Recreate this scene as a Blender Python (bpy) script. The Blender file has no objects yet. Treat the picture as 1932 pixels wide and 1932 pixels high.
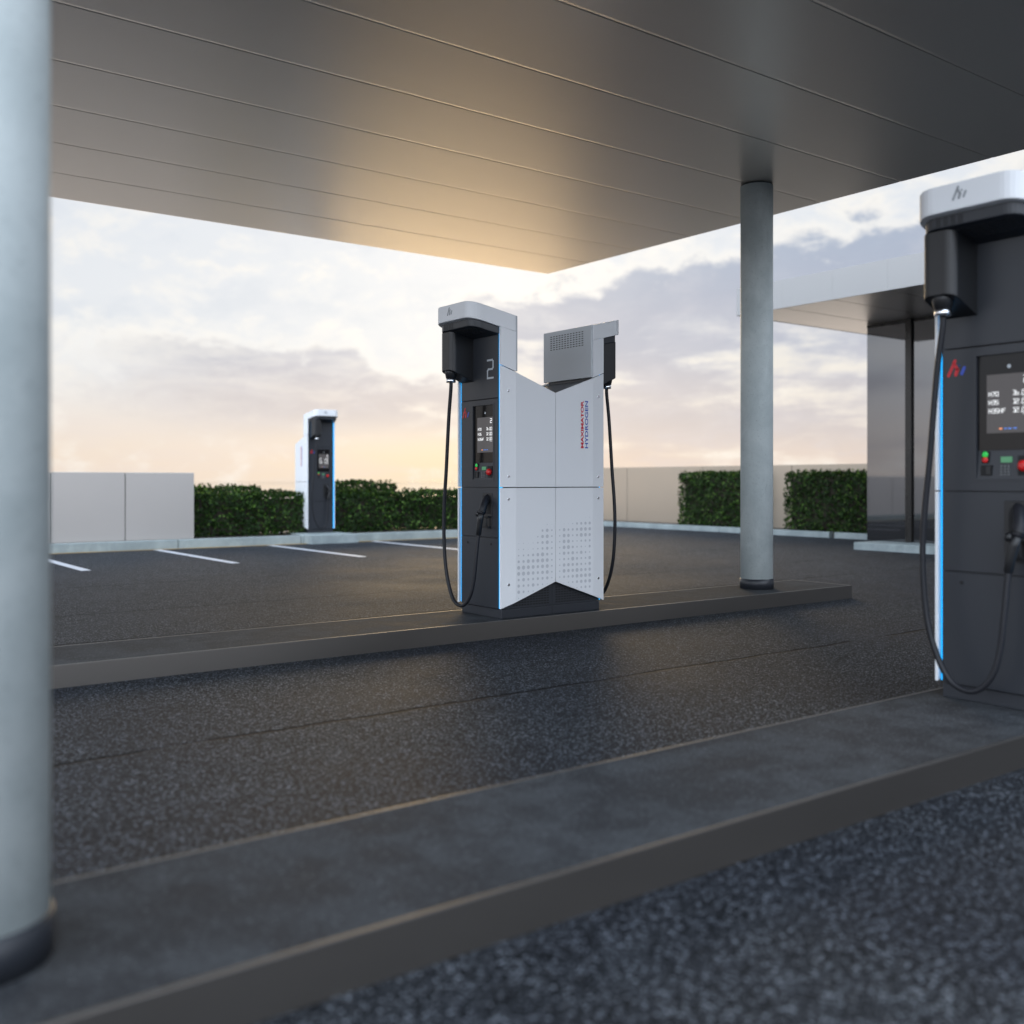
import bpy, math, random
from mathutils import Vector, Matrix
random.seed(7)
C = bpy.context.scene.collection
SC = bpy.context.scene

# ------------------------------------------------------------------ camera, world, sun, exposure
FWD = Vector((0.59666, 0.80249, 0)); RIGHT = Vector((0.80249, -0.59666, 0))
CAM_Z = 1.182
cam = bpy.data.cameras.new('camera'); cam_o = bpy.data.objects.new('camera', cam); C.objects.link(cam_o)
cam_o.location = (0, 0, CAM_Z)
cam_o.rotation_euler = (math.pi/2, 0, math.atan2(FWD.y, FWD.x) - math.pi/2)
cam.sensor_width = 36; cam.lens = 36*1925/1932
cam.shift_y = -(966-908)/1932
cam.clip_start = 0.05; cam.clip_end = 9000
cam.dof.use_dof = True; cam.dof.focus_distance = 7.9; cam.dof.aperture_fstop = 1.22
SC.camera = cam_o

SUN_EL = math.radians(14.0); SUN_AZ = math.atan2(FWD.x, FWD.y) - 0.03   # azimuth from +Y towards +X
sun_dir = Vector((math.sin(SUN_AZ)*math.cos(SUN_EL), math.cos(SUN_AZ)*math.cos(SUN_EL), math.sin(SUN_EL)))
sl = bpy.data.lights.new('sun', 'SUN'); sl.energy = 0.6; sl.angle = math.radians(18); sl.color = (1.0, 0.70, 0.34)
so = bpy.data.objects.new('sun', sl); C.objects.link(so); so.rotation_euler = sun_dir.to_track_quat('Z', 'Y').to_euler()

SC.view_settings.view_transform = 'Standard'; SC.view_settings.look = 'None'
SC.view_settings.exposure = 0.0; SC.view_settings.gamma = 1.0
SC.view_settings.use_curve_mapping = False
SC.render.engine = 'CYCLES'
SC.cycles.use_denoising = True
SC.cycles.max_bounces = 6; SC.cycles.glossy_bounces = 4; SC.cycles.diffuse_bounces = 3
SC.cycles.sample_clamp_indirect = 6.0

class NT:
    """small helper to write node trees as expressions"""
    def __init__(s, tree): s.t = tree; s.n = tree.nodes; s.l = tree.links; s.n.clear()
    def put(s, sock, v):
        if isinstance(v, bpy.types.NodeSocket): s.l.new(v, sock)
        elif v is not None:
            if isinstance(v, (tuple, list)) and len(v) == 3 and sock.type == 'RGBA': v = (*v, 1)
            sock.default_value = v
    def m(s, op, a, b=None, c=None, clamp=False):
        n = s.n.new('ShaderNodeMath'); n.operation = op; n.use_clamp = clamp
        for i, v in enumerate((a, b, c)):
            if v is not None: s.put(n.inputs[i], v)
        return n.outputs[0]
    def vm(s, op, a, b=None):
        n = s.n.new('ShaderNodeVectorMath'); n.operation = op; s.put(n.inputs[0], a)
        if b is not None: s.put(n.inputs[1], b)
        return n.outputs['Value'] if op in ('DOT_PRODUCT', 'LENGTH') else n.outputs[0]
    def mix(s, f, a, b, mode='MIX'):
        n = s.n.new('ShaderNodeMix'); n.data_type = 'RGBA'; n.blend_type = mode; n.clamp_factor = True
        s.put(n.inputs[0], f); s.put(n.inputs[6], a); s.put(n.inputs[7], b); return n.outputs[2]
    def ss(s, v, lo, hi, a=0.0, b=1.0):
        n = s.n.new('ShaderNodeMapRange'); n.interpolation_type = 'SMOOTHSTEP'
        for i, q in enumerate((v, lo, hi, a, b)): s.put(n.inputs[i], q)
        return n.outputs[0]
    def lin(s, v, lo, hi, a=0.0, b=1.0):
        n = s.n.new('ShaderNodeMapRange')
        for i, q in enumerate((v, lo, hi, a, b)): s.put(n.inputs[i], q)
        return n.outputs[0]
    def noise(s, vec, scale, detail=4, rough=0.5, dist=0.0):
        n = s.n.new('ShaderNodeTexNoise'); s.put(n.inputs['Vector'], vec)
        n.inputs['Scale'].default_value = scale; n.inputs['Detail'].default_value = detail
        n.inputs['Roughness'].default_value = rough; n.inputs['Distortion'].default_value = dist
        return n.outputs['Fac']
    def voro(s, vec, scale, out='Distance', rnd=1.0):
        n = s.n.new('ShaderNodeTexVoronoi'); s.put(n.inputs['Vector'], vec); n.inputs['Scale'].default_value = scale
        n.inputs['Randomness'].default_value = rnd
        return n.outputs[out]
    def xyz(s, x, y, z):
        n = s.n.new('ShaderNodeCombineXYZ')
        for i, v in enumerate((x, y, z)): s.put(n.inputs[i], v)
        return n.outputs[0]
    def sep(s, v):
        n = s.n.new('ShaderNodeSeparateXYZ'); s.put(n.inputs[0], v); return n.outputs
    def bump(s, h, strength=0.3, dist=0.01):
        n = s.n.new('ShaderNodeBump'); n.inputs['Strength'].default_value = strength
        n.inputs['Distance'].default_value = dist; s.put(n.inputs['Height'], h); return n.outputs[0]

world = bpy.data.worlds.new('World'); SC.world = world; world.use_nodes = True
def build_world():
    W = NT(world.node_tree)
    tc = W.n.new('ShaderNodeTexCoord').outputs['Generated']
    sky = W.n.new('ShaderNodeTexSky'); sky.sky_type = 'NISHITA'; sky.sun_disc = False
    sky.sun_elevation = SUN_EL; sky.sun_rotation = SUN_AZ; sky.dust_density = 2.0; sky.ozone_density = 1.5
    d = W.vm('NORMALIZE', tc)
    u = W.vm('DOT_PRODUCT', d, tuple(RIGHT)); v = W.vm('DOT_PRODUCT', d, tuple(FWD)); z = W.sep(d)[2]
    az = W.m('ARCTAN2', u, v)
    hyp = W.m('SQRT', W.m('ADD', W.m('MULTIPLY', u, u), W.m('MULTIPLY', v, v)))
    te = W.m('DIVIDE', z, W.m('MAXIMUM', hyp, 0.01))              # tangent of the elevation
    zc = W.m('MAXIMUM', z, 0.0)
    front = W.ss(v, -0.95, 0.65)                                   # 1 on the sunset side
    # clear part behind the clouds
    hor = W.mix(front, (.70, .67, .68), (.88, .75, .63))
    glow_h = W.m('MULTIPLY', W.ss(W.m('ABSOLUTE', az), 0.30, 0.0), W.ss(te, 0.16, 0.0))
    hor = W.mix(glow_h, hor, (.94, .76, .52))
    mid = W.mix(front, (.70, .74, .80), (.80, .83, .87))
    up = W.mix(front, (.78, .86, .96), (.68, .77, .90))
    col = W.mix(W.ss(te, 0.0, 0.13), hor, mid)
    col = W.mix(W.ss(te, 0.10, 0.75), col, up)
    # clouds: flat layers seen from below
    den = W.m('ADD', zc, 0.16)
    p = W.xyz(W.m('DIVIDE', u, den), W.m('MULTIPLY', W.m('DIVIDE', v, den), 0.62), W.m('MULTIPLY', zc, 1.5))
    n1 = W.noise(p, 1.15, 6, 0.56, 0.25)
    n2 = W.noise(W.vm('ADD', p, (3.1, 7.7, 1.3)), 3.4, 5, 0.6, 0.4)
    n3 = W.noise(W.xyz(W.m('MULTIPLY', az, 4.0), W.m('MULTIPLY', te, 22.0), 0.0), 1.3, 6, 0.6, 0.3)
    n4 = W.noise(W.xyz(W.m('MULTIPLY', az, 9.0), W.m('MULTIPLY', te, 16.0), 3.7), 1.4, 7, 0.62, 0.2)
    n5 = W.noise(W.xyz(W.m('MULTIPLY', az, 12.0), W.m('MULTIPLY', te, 20.0), 1.1), 1.5, 8, 0.60, 0.35)
    e = W.m('ADD', W.m('MULTIPLY', W.m('SUBTRACT', n5, 0.5), 0.11), W.m('MULTIPLY', W.m('SUBTRACT', n4, 0.5), 0.07))
    # big bank right of the sunset, its billowing upper edge climbing to the right
    top_r = W.m('ADD', 0.186, W.m('MULTIPLY', W.m('MINIMUM', az, 0.6), 0.17))
    d_r = W.m('SUBTRACT', W.m('ADD', top_r, e), te)
    side_r = W.m('MULTIPLY', W.ss(W.m('ADD', az, W.m('MULTIPLY', e, 0.8)), -0.07, 0.0), W.ss(az, 1.1, 0.6))
    cov_r = W.m('MULTIPLY', W.ss(d_r, -0.004, 0.020), side_r)
    # lower, fainter bank to the left
    top_l = W.m('SUBTRACT', 0.128, W.m('MULTIPLY', W.m('MAXIMUM', W.m('ADD', az, 0.17), 0.0), 0.22))
    d_l = W.m('SUBTRACT', W.m('ADD', top_l, W.m('MULTIPLY', e, 0.8)), te)
    cov_l = W.m('MULTIPLY', W.m('MULTIPLY', W.ss(d_l, -0.004, 0.016), W.ss(W.m('ADD', az, W.m('MULTIPLY', e, 2.5)), -0.42, -0.24)), W.ss(te, 0.025, 0.075))
    cov_l = W.m('MULTIPLY', cov_l, W.ss(az, 0.02, -0.06, 0.0, 1.0))
    gap = W.ss(W.m('ADD', W.m('MULTIPLY', n3, 0.75), W.m('MULTIPLY', n5, 0.25)), 0.46, 0.62)
    gap = W.m('MULTIPLY', gap, W.m('MULTIPLY', W.ss(te, 0.185, 0.11), W.ss(az, -0.30, 0.06, 0.45, 1.0)))
    cov_rim = W.m('MAXIMUM', W.m('MULTIPLY', W.m('MULTIPLY', W.ss(d_r, -0.030, 0.002), W.ss(d_r, 0.026, 0.004)), side_r),
                  W.m('MULTIPLY', W.m('MULTIPLY', W.ss(d_l, -0.03, 0.0), W.ss(d_l, 0.034, 0.006)), W.ss(az, 0.0, -0.08, 0.0, 0.7)))
    gen = W.ss(W.m('ADD', W.m('MULTIPLY', n1, 0.65), W.m('MULTIPLY', n2, 0.35)), 0.44, 0.66)
    away = W.m('MAXIMUM', W.m('SUBTRACT', 1.0, W.ss(W.m('COSINE', az), 0.60, 0.85)), W.ss(te, 0.32, 0.5))
    cov = W.m('MULTIPLY', W.m('MAXIMUM', cov_r, cov_l), W.m('SUBTRACT', 1.0, W.m('MULTIPLY', gap, 0.9)))
    cov = W.m('MAXIMUM', cov, W.m('MULTIPLY', gen, away))
    dark = W.mix(W.ss(te, 0.0, 0.07), (.84, .705, .61), (.63, .595, .615))
    dark = W.mix(W.ss(te, 0.07, 0.14), dark, (.46, .495, .60))
    dark = W.mix(W.ss(te, 0.14, 0.24), dark, (.40, .47, .60))
    dark = W.mix(W.m('SUBTRACT', 1.0, front), dark, (.34, .37, .44))
    dark = W.mix(W.ss(n2, 0.40, 0.75, 0.0, 0.35), dark, W.mix(front, (.70, .71, .74), (.74, .72, .76)))
    dark = W.mix(W.ss(n5, 0.62, 0.40, 0.0, 0.25), dark, W.mix(1.0, dark, (.84, .85, .90), 'MULTIPLY'))
    cream = W.mix(front, (.72, .71, .71), (.95, .885, .775))
    col = W.mix(W.m('MULTIPLY', cov_rim, 0.70), col, W.mix(front, (.7, .7, .72), (.97, .945, .90)))
    col = W.mix(W.m('MULTIPLY', W.m('MULTIPLY', gap, W.m('MAXIMUM', cov_r, cov_l)), 0.75), col, cream)
    col = W.mix(W.m('MULTIPLY', cov, 0.94), col, dark)
    # thin streaks of haze low down, and light wisps
    st = W.m('MULTIPLY', W.ss(n3, 0.44, 0.70), W.ss(te, 0.13, 0.03))
    col = W.mix(W.m('MULTIPLY', st, 0.35), col, W.mix(front, (.6, .58, .62), (.80, .73, .72)))
    thin = W.m('MULTIPLY', W.m('MULTIPLY', W.ss(n4, 0.56, 0.36), W.ss(n2, 0.35, 0.62)), W.m('SUBTRACT', 1.0, cov))
    col = W.mix(W.m('MULTIPLY', W.m('MULTIPLY', thin, W.ss(te, 0.06, 0.14)), 0.55), col, W.mix(1.0, col, (.86, .89, .93), 'MULTIPLY'))
    wi = W.m('MULTIPLY', W.m('MULTIPLY', W.ss(n4, 0.43, 0.66), W.ss(n5, 0.42, 0.60)), W.m('SUBTRACT', 1.0, cov))
    col = W.mix(W.m('MULTIPLY', wi, 0.75), col, W.mix(front, (.70, .7, .72), (.97, .94, .885)))
    # veiled sun: a soft halo in the cloud round the sun's own direction
    sd = W.vm('DOT_PRODUCT', d, tuple(sun_dir))
    halo = W.m('ADD', W.m('MULTIPLY', W.m('POWER', W.m('MAXIMUM', sd, 0.0), 60.0), 0.022), W.m('MULTIPLY', W.m('POWER', W.m('MAXIMUM', sd, 0.0), 700.0), 0.03))
    col = W.mix(halo, col, (1.9, 1.6, 1.0), 'ADD')
    # added fill: sky away from the sunset raised to light the pumps, slightly blue
    sky_fill = W.ss(W.vm('DOT_PRODUCT', d, (0.66, 0.751, 0.0)), 0.30, -0.90)
    col = W.mix(sky_fill, col, W.mix(1.0, col, (4.3, 4.45, 4.6), 'MULTIPLY'))
    # world strength is 0.1, so radiances are carried ten times up; the physical sky shows through thinly
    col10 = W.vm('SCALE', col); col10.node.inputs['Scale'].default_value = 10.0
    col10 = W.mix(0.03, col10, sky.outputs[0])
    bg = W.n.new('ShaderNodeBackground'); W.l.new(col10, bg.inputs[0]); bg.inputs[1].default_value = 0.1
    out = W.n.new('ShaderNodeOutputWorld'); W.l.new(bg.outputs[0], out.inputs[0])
build_world()

# ------------------------------------------------------------------ materials
def mat(name, base, rough=0.5, metal=0.0, spec=0.5, fn=None, emit=None, estr=0.0, coat=0.0):
    m = bpy.data.materials.new(name); m.use_nodes = True
    T = NT(m.node_tree)
    b = T.n.new('ShaderNodeBsdfPrincipled'); o = T.n.new('ShaderNodeOutputMaterial'); T.l.new(b.outputs[0], o.inputs[0])
    b.inputs['Base Color'].default_value = (*base, 1); b.inputs['Roughness'].default_value = rough
    b.inputs['Metallic'].default_value = metal; b.inputs['Specular IOR Level'].default_value = spec
    if coat: b.inputs['Coat Weight'].default_value = coat; b.inputs['Coat Roughness'].default_value = 0.1
    if emit: b.inputs['Emission Color'].default_value = (*emit, 1); b.inputs['Emission Strength'].default_value = estr
    if fn:
        T.p = T.n.new('ShaderNodeTexCoord').outputs['Object']
        geo = T.n.new('ShaderNodeNewGeometry'); T.w = geo.outputs['Position']
        fn(T, b)
    return m
def set_col(T, b, c): T.put(b.inputs['Base Color'], c)
def set_rough(T, b, c): T.put(b.inputs['Roughness'], c)
def set_nrm(T, b, c): T.put(b.inputs['Normal'], c)

def fn_asphalt(T, b):
    w = T.w
    val = T.sep(T.voro(w, 74, 'Color'))[0]; dist = T.voro(w, 74, 'Distance')
    val2 = T.sep(T.voro(T.vm('ADD', w, (7.3, 2.1, .4)), 150, 'Color'))[1]
    fine = T.noise(w, 260, 2, 0.6)
    big = T.noise(w, 0.55, 5, 0.6); mid = T.noise(w, 3.5, 4, 0.6); clump = T.noise(w, 22, 3, .6)
    c = T.mix(T.ss(val2, .2, 1.0), (.0050, .0056, .0066), (.028, .031, .037))
    small = T.voro(T.vm('ADD', w, (1.7, 4.4, .2)), 128, 'Distance'); sv = T.sep(T.voro(T.vm('ADD', w, (1.7, 4.4, .2)), 128, 'Color'))[0]
    stone = T.m('MULTIPLY', T.ss(dist, .54, .26), T.ss(T.m('ADD', val, T.m('MULTIPLY', T.m('SUBTRACT', clump, .5), .9)), .42, .66))
    c = T.mix(T.m('MULTIPLY', T.ss(small, .50, .25), T.ss(sv, .45, .7)), c, T.mix(sv, (.040, .044, .050), (.165, .180, .204)))
    c = T.mix(stone, c, T.mix(T.m('POWER', val, 2.0), (.032, .036, .042), (.265, .290, .330)))
    c = T.mix(T.m('MULTIPLY', stone, T.ss(val2, .90, .94)), c, (.065, .058, .052))
    c = T.mix(T.ss(big, .36, .66), T.mix(1.0, c, (.70, .73, .79), 'MULTIPLY'), T.mix(1.0, c, (1.10, 1.10, 1.08), 'MULTIPLY'))
    c = T.mix(T.ss(mid, .48, .75, 0.0, 0.5), c, T.mix(1.0, c, (.58, .60, .63), 'MULTIPLY'))
    x, y, z = T.sep(w)
    wob = T.m('ADD', T.m('MULTIPLY', T.noise(T.xyz(x, 0.0, 0.0), 1.4, 6, 0.65), 0.16), T.m('MULTIPLY', T.noise(w, 30, 3, .6), 0.016))
    crack = None
    for b0, wd, amt in ((4.55, .026, 1.0), (7.85, .024, .85), (9.5, .026, .7), (12.0, .034, .7), (3.1, .010, .4), (0.8, .012, .5)):
        dd = T.m('ABSOLUTE', T.m('SUBTRACT', T.m('ADD', y, wob), b0 + .09))
        k = T.m('MULTIPLY', T.ss(dd, wd, wd*.3), T.m('MULTIPLY', T.ss(T.noise(T.xyz(x, b0, 0), 1.1, 3), .34, .48), amt))
        crack = k if crack is None else T.m('MAXIMUM', crack, k)
    c = T.mix(crack, c, (.003, .003, .003))
    set_col(T, b, c)
    set_rough(T, b, T.m('ADD', T.lin(big, .3, .7, .50, .66), T.m('MULTIPLY', fine, .16)))
    h = T.m('ADD', T.m('ADD', stone, T.m('MULTIPLY', val2, .35)), T.m('ADD', T.m('MULTIPLY', fine, .3), T.m('MULTIPLY', crack, -3.0)))
    set_nrm(T, b, T.bump(h, .75, .006))
def fn_island(T, b):
    n = T.noise(T.w, 5.0, 7, 0.62, .3); f = T.noise(T.w, 160, 3, .6); g = T.noise(T.w, 1.3, 4, .55)
    c = T.mix(T.ss(n, .38, .64), (.036, .039, .044), (.068, .074, .081))
    c = T.mix(T.ss(g, .4, .7, 0, .4), c, (.040, .040, .042))
    c = T.mix(T.ss(f, .42, .62, 0, .55), c, (.02, .021, .023)); c = T.mix(T.ss(T.noise(T.w, 95, 2, .5), .58, .70, 0, .6), c, (.13, .14, .15))
    set_col(T, b, c); set_rough(T, b, T.lin(n, .3, .7, .7, .85))
    set_nrm(T, b, T.bump(T.m('ADD', f, T.m('MULTIPLY', n, .7)), .35, .004))
def fn_concrete(dark, light, fs=55):
    def fn(T, b):
        n = T.noise(T.w, 2.6, 6, 0.6, .4); f = T.noise(T.w, fs, 4, .6); q = T.noise(T.vm('MULTIPLY', T.w, (1, 1, .35)), 7.0, 5, .6)
        pit = T.voro(T.w, 38, 'Distance'); gate = T.noise(T.w, 9, 2)
        c = T.mix(T.ss(n, .32, .70), dark, light)
        c = T.mix(T.ss(q, .50, .75, 0, .35), c, tuple(v*1.18 for v in light))
        c = T.mix(T.ss(f, .56, .72, 0, .35), c, tuple(v*.62 for v in dark))
        k = T.m('MULTIPLY', T.ss(pit, .16, .08), T.ss(gate, .52, .60))
        c = T.mix(T.m('MULTIPLY', k, .7), c, tuple(v*.4 for v in dark))
        set_col(T, b, c); set_rough(T, b, T.lin(n, .3, .7, .45, .68))
        set_nrm(T, b, T.bump(T.m('SUBTRACT', T.m('MULTIPLY', f, .5), T.m('MULTIPLY', k, .8)), .25, .003))
    return fn
def fn_metal(amp=.06, r0=.30, r1=.38, sx=(1, 1, 1), bmp=.04):
    def fn(T, b):
        n = T.noise(T.vm('MULTIPLY', T.w, sx), 3.0, 5, .6); f = T.noise(T.w, 420, 2, .5)
        set_rough(T, b, T.m('ADD', T.lin(n, .3, .7, r0, r1), T.m('MULTIPLY', T.m('SUBTRACT', f, .5), amp)))
        if bmp: set_nrm(T, b, T.bump(f, bmp, .0006))
    return fn
def fn_paint(base, var=.04):
    def fn(T, b):
        n = T.noise(T.w, 1.7, 5, .6); f = T.noise(T.w, 500, 2, .5)
        lo = tuple(v*(1-var) for v in base); hi = tuple(min(1, v*(1+var)) for v in base)
        set_col(T, b, T.mix(n, lo, hi)); set_nrm(T, b, T.bump(f, .05, .0005))
    return fn
def fn_leaf(T, b):
    oi = T.n.new('ShaderNodeNewGeometry').outputs['Random Per Island']
    n = T.noise(T.w, 2.2, 3)
    c = T.mix(oi, (.006, .018, .004), (.032, .082, .012))
    c = T.mix(T.ss(oi, .84, .94), c, (.105, .20, .038))
    c = T.mix(T.ss(n, .35, .7, 0, .5), c, (.010, .026, .006))
    set_col(T, b, c)
    tr = T.n.new('ShaderNodeBsdfTranslucent'); T.put(tr.inputs[0], T.mix(1.0, c, (2.6, 1.7, .8), 'MULTIPLY'))
    mx = T.n.new('ShaderNodeMixShader'); mx.inputs[0].default_value = .28
    out = [q for q in T.n if q.type == 'OUTPUT_MATERIAL'][0]
    T.l.new(b.outputs[0], mx.inputs[1]); T.l.new(tr.outputs[0], mx.inputs[2]); T.l.new(mx.outputs[0], out.inputs[0])
def fn_line(T, b):
    n = T.noise(T.w, 60, 4, .65); g = T.noise(T.w, 5, 4, .6)
    k = T.ss(T.m('ADD', n, T.m('MULTIPLY', T.m('SUBTRACT', g, .5), .6)), .60, .72)
    set_col(T, b, T.mix(T.m('MULTIPLY', k, .75), (.58, .60, .65), (.10, .10, .11)))
def fn_glow_ground(T, b):
    n = T.noise(T.w, .05, 5, .6)
    set_col(T, b, T.mix(n, (.55, .44, .335), (.70, .57, .445)))
    set_nrm(T, b, T.bump(T.noise(T.w, 1.2, 4, .6), .06, .02))

def fn_added_water(T, b):
    set_nrm(T, b, T.bump(T.noise(T.w, .12, 3, .5), .01, .05))
M = {}
M['asphalt'] = mat('asphalt', (.05,)*3, .5, spec=.085, fn=fn_asphalt)
M['island'] = mat('island_concrete', (.09, .095, .1), .6, spec=.07, fn=fn_island)
M['column'] = mat('column_concrete', (.4, .46, .48), .5, spec=.4, fn=fn_concrete((.475, .54, .545), (.625, .685, .685)))
M['kerb'] = mat('kerb_concrete', (.4, .48, .5), .6, fn=fn_concrete((.25, .30, .31), (.35, .405, .415), 30))
M['ceiling'] = mat('ceiling_metal', (.88, .805, .735), .34, metal=.97, fn=fn_metal(.02, .36, .365, (1, 1, 1), 0))
M['wallmetal'] = mat('wall_metal', (.50, .435, .36), .36, metal=.85, fn=fn_metal(.05, .34, .40))
M['leftwall'] = mat('left_wall_metal', (.60, .575, .55), .38, metal=.85, fn=fn_metal(.04, .36, .40))
M['trim'] = mat('trim_metal', (.165, .155, .145), .42, metal=.95, fn=fn_metal(.03, .40, .45, (.3, .3, 1), 0))
M['fascia'] = mat('fascia_paint', (.455, .45, .445), .35, fn=fn_paint((.455, .45, .445), .02))
M['darkmetal'] = mat('dark_metal', (.0215, .0245, .031), .42, metal=.0, spec=.5, fn=fn_paint((.0215, .0245, .031), .06))
M['white'] = mat('white_paint', (.80, .815, .835), .34, fn=fn_paint((.80, .815, .835), .02))
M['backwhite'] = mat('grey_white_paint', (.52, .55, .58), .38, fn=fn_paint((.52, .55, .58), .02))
M['black'] = mat('black_plastic', (.010, .0105, .012), .42, fn=fn_paint((.010, .0105, .012), .05))
M['gap'] = mat('gap_black', (.006, .006, .007), .7, fn=fn_paint((.006, .006, .007), .05))
M['rubber'] = mat('hose_rubber', (.010, .0105, .014), .48, spec=.3, fn=fn_paint((.012, .0125, .016), .05))
M['roofgrey'] = mat('roof_grey', (.11, .115, .125), .45, fn=fn_paint((.11, .115, .125), .04))
M['chrome'] = mat('chrome', (.85, .86, .88), .16, metal=1.0, fn=fn_metal(.03, .14, .2))
M['led'] = mat('led_strip', (.0, .1, .25), .4, emit=(.003, .43, 1.0), estr=1.5, fn=fn_paint((.0, .1, .25), .02))
M['glass'] = mat('screen_glass', (.006, .006, .007), .12, spec=.22, fn=fn_paint((.006, .006, .007), .02))
M['display'] = mat('display', (.02, .02, .02), .25, spec=.15, emit=(.078, .074, .078), estr=1.0, fn=fn_paint((.02, .02, .02), .02))
M['txt'] = mat('display_text', (.5, .5, .5), .4, emit=(1, 1, 1), estr=.78, fn=fn_paint((.5, .5, .5), .01))
M['txtdim'] = mat('display_text_dim', (.3, .3, .3), .4, emit=(1, 1, 1), estr=.28, fn=fn_paint((.3, .3, .3), .01))
M['orange'] = mat('display_orange', (.3, .1, .05), .4, emit=(1, .35, .15), estr=.8, fn=fn_paint((.3, .1, .05), .01))
M['dispblue'] = mat('display_blue', (.05, .1, .3), .4, emit=(.1, .3, 1), estr=.7, fn=fn_paint((.05, .1, .3), .01))
M['num'] = mat('number_grey', (.44, .47, .50), .4, fn=fn_paint((.44, .47, .50), .02))
M['red'] = mat('logo_red', (.52, .012, .022), .4, fn=fn_paint((.52, .012, .022), .03))
M['txtred'] = mat('lettering_red', (.58, .008, .025), .4, fn=fn_paint((.58, .008, .025), .02))
M['txtblue'] = mat('lettering_blue', (.045, .085, .42), .4, fn=fn_paint((.045, .085, .42), .02))
M['blue'] = mat('logo_blue', (.035, .075, .42), .4, fn=fn_paint((.035, .075, .42), .03))
M['navy'] = mat('logo_navy', (.012, .02, .11), .4, fn=fn_paint((.012, .02, .11), .03))
M['dot'] = mat('halftone_grey', (.555, .57, .605), .4, fn=fn_paint((.555, .57, .605), .02))
M['greybar'] = mat('emblem_grey', (.33, .35, .37), .4, fn=fn_paint((.33, .35, .37), .02))
M['green'] = mat('button_green', (.02, .40, .06), .35, emit=(.02, .6, .08), estr=.35, fn=fn_paint((.02, .40, .06), .03))
M['btnred'] = mat('button_red', (.55, .012, .012), .32, fn=fn_paint((.55, .012, .012), .03))
M['lcd'] = mat('lcd_green', (.05, .16, .08), .3, emit=(.08, .30, .14), estr=.4, fn=fn_paint((.05, .16, .08), .03))
M['key'] = mat('key_grey', (.10, .105, .11), .5, fn=fn_paint((.10, .105, .11), .03))
M['leaf'] = mat('leaf', (.03, .07, .015), .5, spec=.18, fn=fn_leaf)
M['stem'] = mat('stem', (.03, .022, .015), .8, fn=fn_paint((.03, .022, .015), .1))
M['soil'] = mat('soil', (.035, .03, .025), .9, fn=fn_concrete((.025, .022, .018), (.05, .042, .034), 20))
M['line'] = mat('line_paint', (.7, .7, .74), .5, fn=fn_line)
M['yellow'] = mat('yellow_paint', (.38, .25, .07), .6, fn=fn_concrete((.27, .17, .05), (.45, .30, .10), 40))
M['mirror'] = mat('dark_glass', (.145, .145, .15), .03, metal=.95, fn=fn_metal(.01, .02, .05, (1, 1, 1), 0))
M['bar'] = mat('dark_bar', (.02, .019, .018), .3, metal=.3, fn=fn_metal(.03, .25, .32))
M['soffit'] = M['ceiling']
M['glow_ground'] = mat('added_glow_ground', (.55, .5, .43), .16, spec=.9, fn=fn_glow_ground)  # pale glossy surface of the added sheet that feeds the canopy glow

M['added_water'] = mat('added_calm_water', (.02, .03, .035), .03, spec=.5, fn=fn_added_water)  # mirror surface of the added ring at the horizon

# ------------------------------------------------------------------ mesh helpers
class MB:
    def __init__(s): s.v = []; s.f = []; s.sm = []
    def face(s, idx, smooth=False): s.f.append(tuple(idx)); s.sm.append(smooth)
    def box(s, x0, x1, y0, y1, z0, z1):
        o = len(s.v)
        s.v += [(x, y, z) for z in (z0, z1) for y in (y0, y1) for x in (x0, x1)]
        for q in ((0, 2, 3, 1), (4, 5, 7, 6), (0, 1, 5, 4), (2, 6, 7, 3), (0, 4, 6, 2), (1, 3, 7, 5)): s.face([o+i for i in q])
        return s
    def prism(s, bot, top, smooth=False):
        """two matching rings of points; caps and sides"""
        o = len(s.v); n = len(bot); s.v += list(bot) + list(top)
        s.face([o+i for i in range(n)][::-1]); s.face([o+n+i for i in range(n)])
        for i in range(n):
            j = (i+1) % n; s.face((o+i, o+j, o+n+j, o+n+i), smooth)
        return s
    def tube(s, pts, rads, n=14, cap=True):
        pts = [Vector(p) for p in pts]
        if not isinstance(rads, (list, tuple)): rads = [rads]*len(pts)
        o = len(s.v); ref = None
        for i, p in enumerate(pts):
            t = (pts[min(i+1, len(pts)-1)] - pts[max(i-1, 0)]).normalized()
            if ref is None: ref = t.orthogonal().normalized()
            ref = (ref - t*ref.dot(t)).normalized(); bn = t.cross(ref)
            for k in range(n):
                a = 2*math.pi*k/n; s.v.append(tuple(p + (ref*math.cos(a) + bn*math.sin(a))*rads[i]))
        for i in range(len(pts)-1):
            for k in range(n):
                k2 = (k+1) % n; s.face((o+i*n+k, o+i*n+k2, o+(i+1)*n+k2, o+(i+1)*n+k), True)
        if cap:
            s.face([o+k for k in range(n)][::-1]); s.face([o+(len(pts)-1)*n+k for k in range(n)])
        return s
    def build(s, name, m, parent=None, bevel=0, loc=None, kind=None, seg=2):
        me = bpy.data.meshes.new(name); me.from_pydata(s.v, [], s.f); me.validate()
        me.materials.append(M[m] if isinstance(m, str) else m)
        if len(me.polygons) == len(s.sm): me.polygons.foreach_set('use_smooth', s.sm)
        me.update()
        o = bpy.data.objects.new(name, me); C.objects.link(o)
        if parent: o.parent = parent
        if loc: o.location = loc
        if kind: o['kind'] = kind
        if bevel:
            b = o.modifiers.new('bevel', 'BEVEL'); b.width = bevel; b.segments = seg; b.limit_method = 'ANGLE'; b.angle_limit = math.radians(35)
        return o
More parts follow.
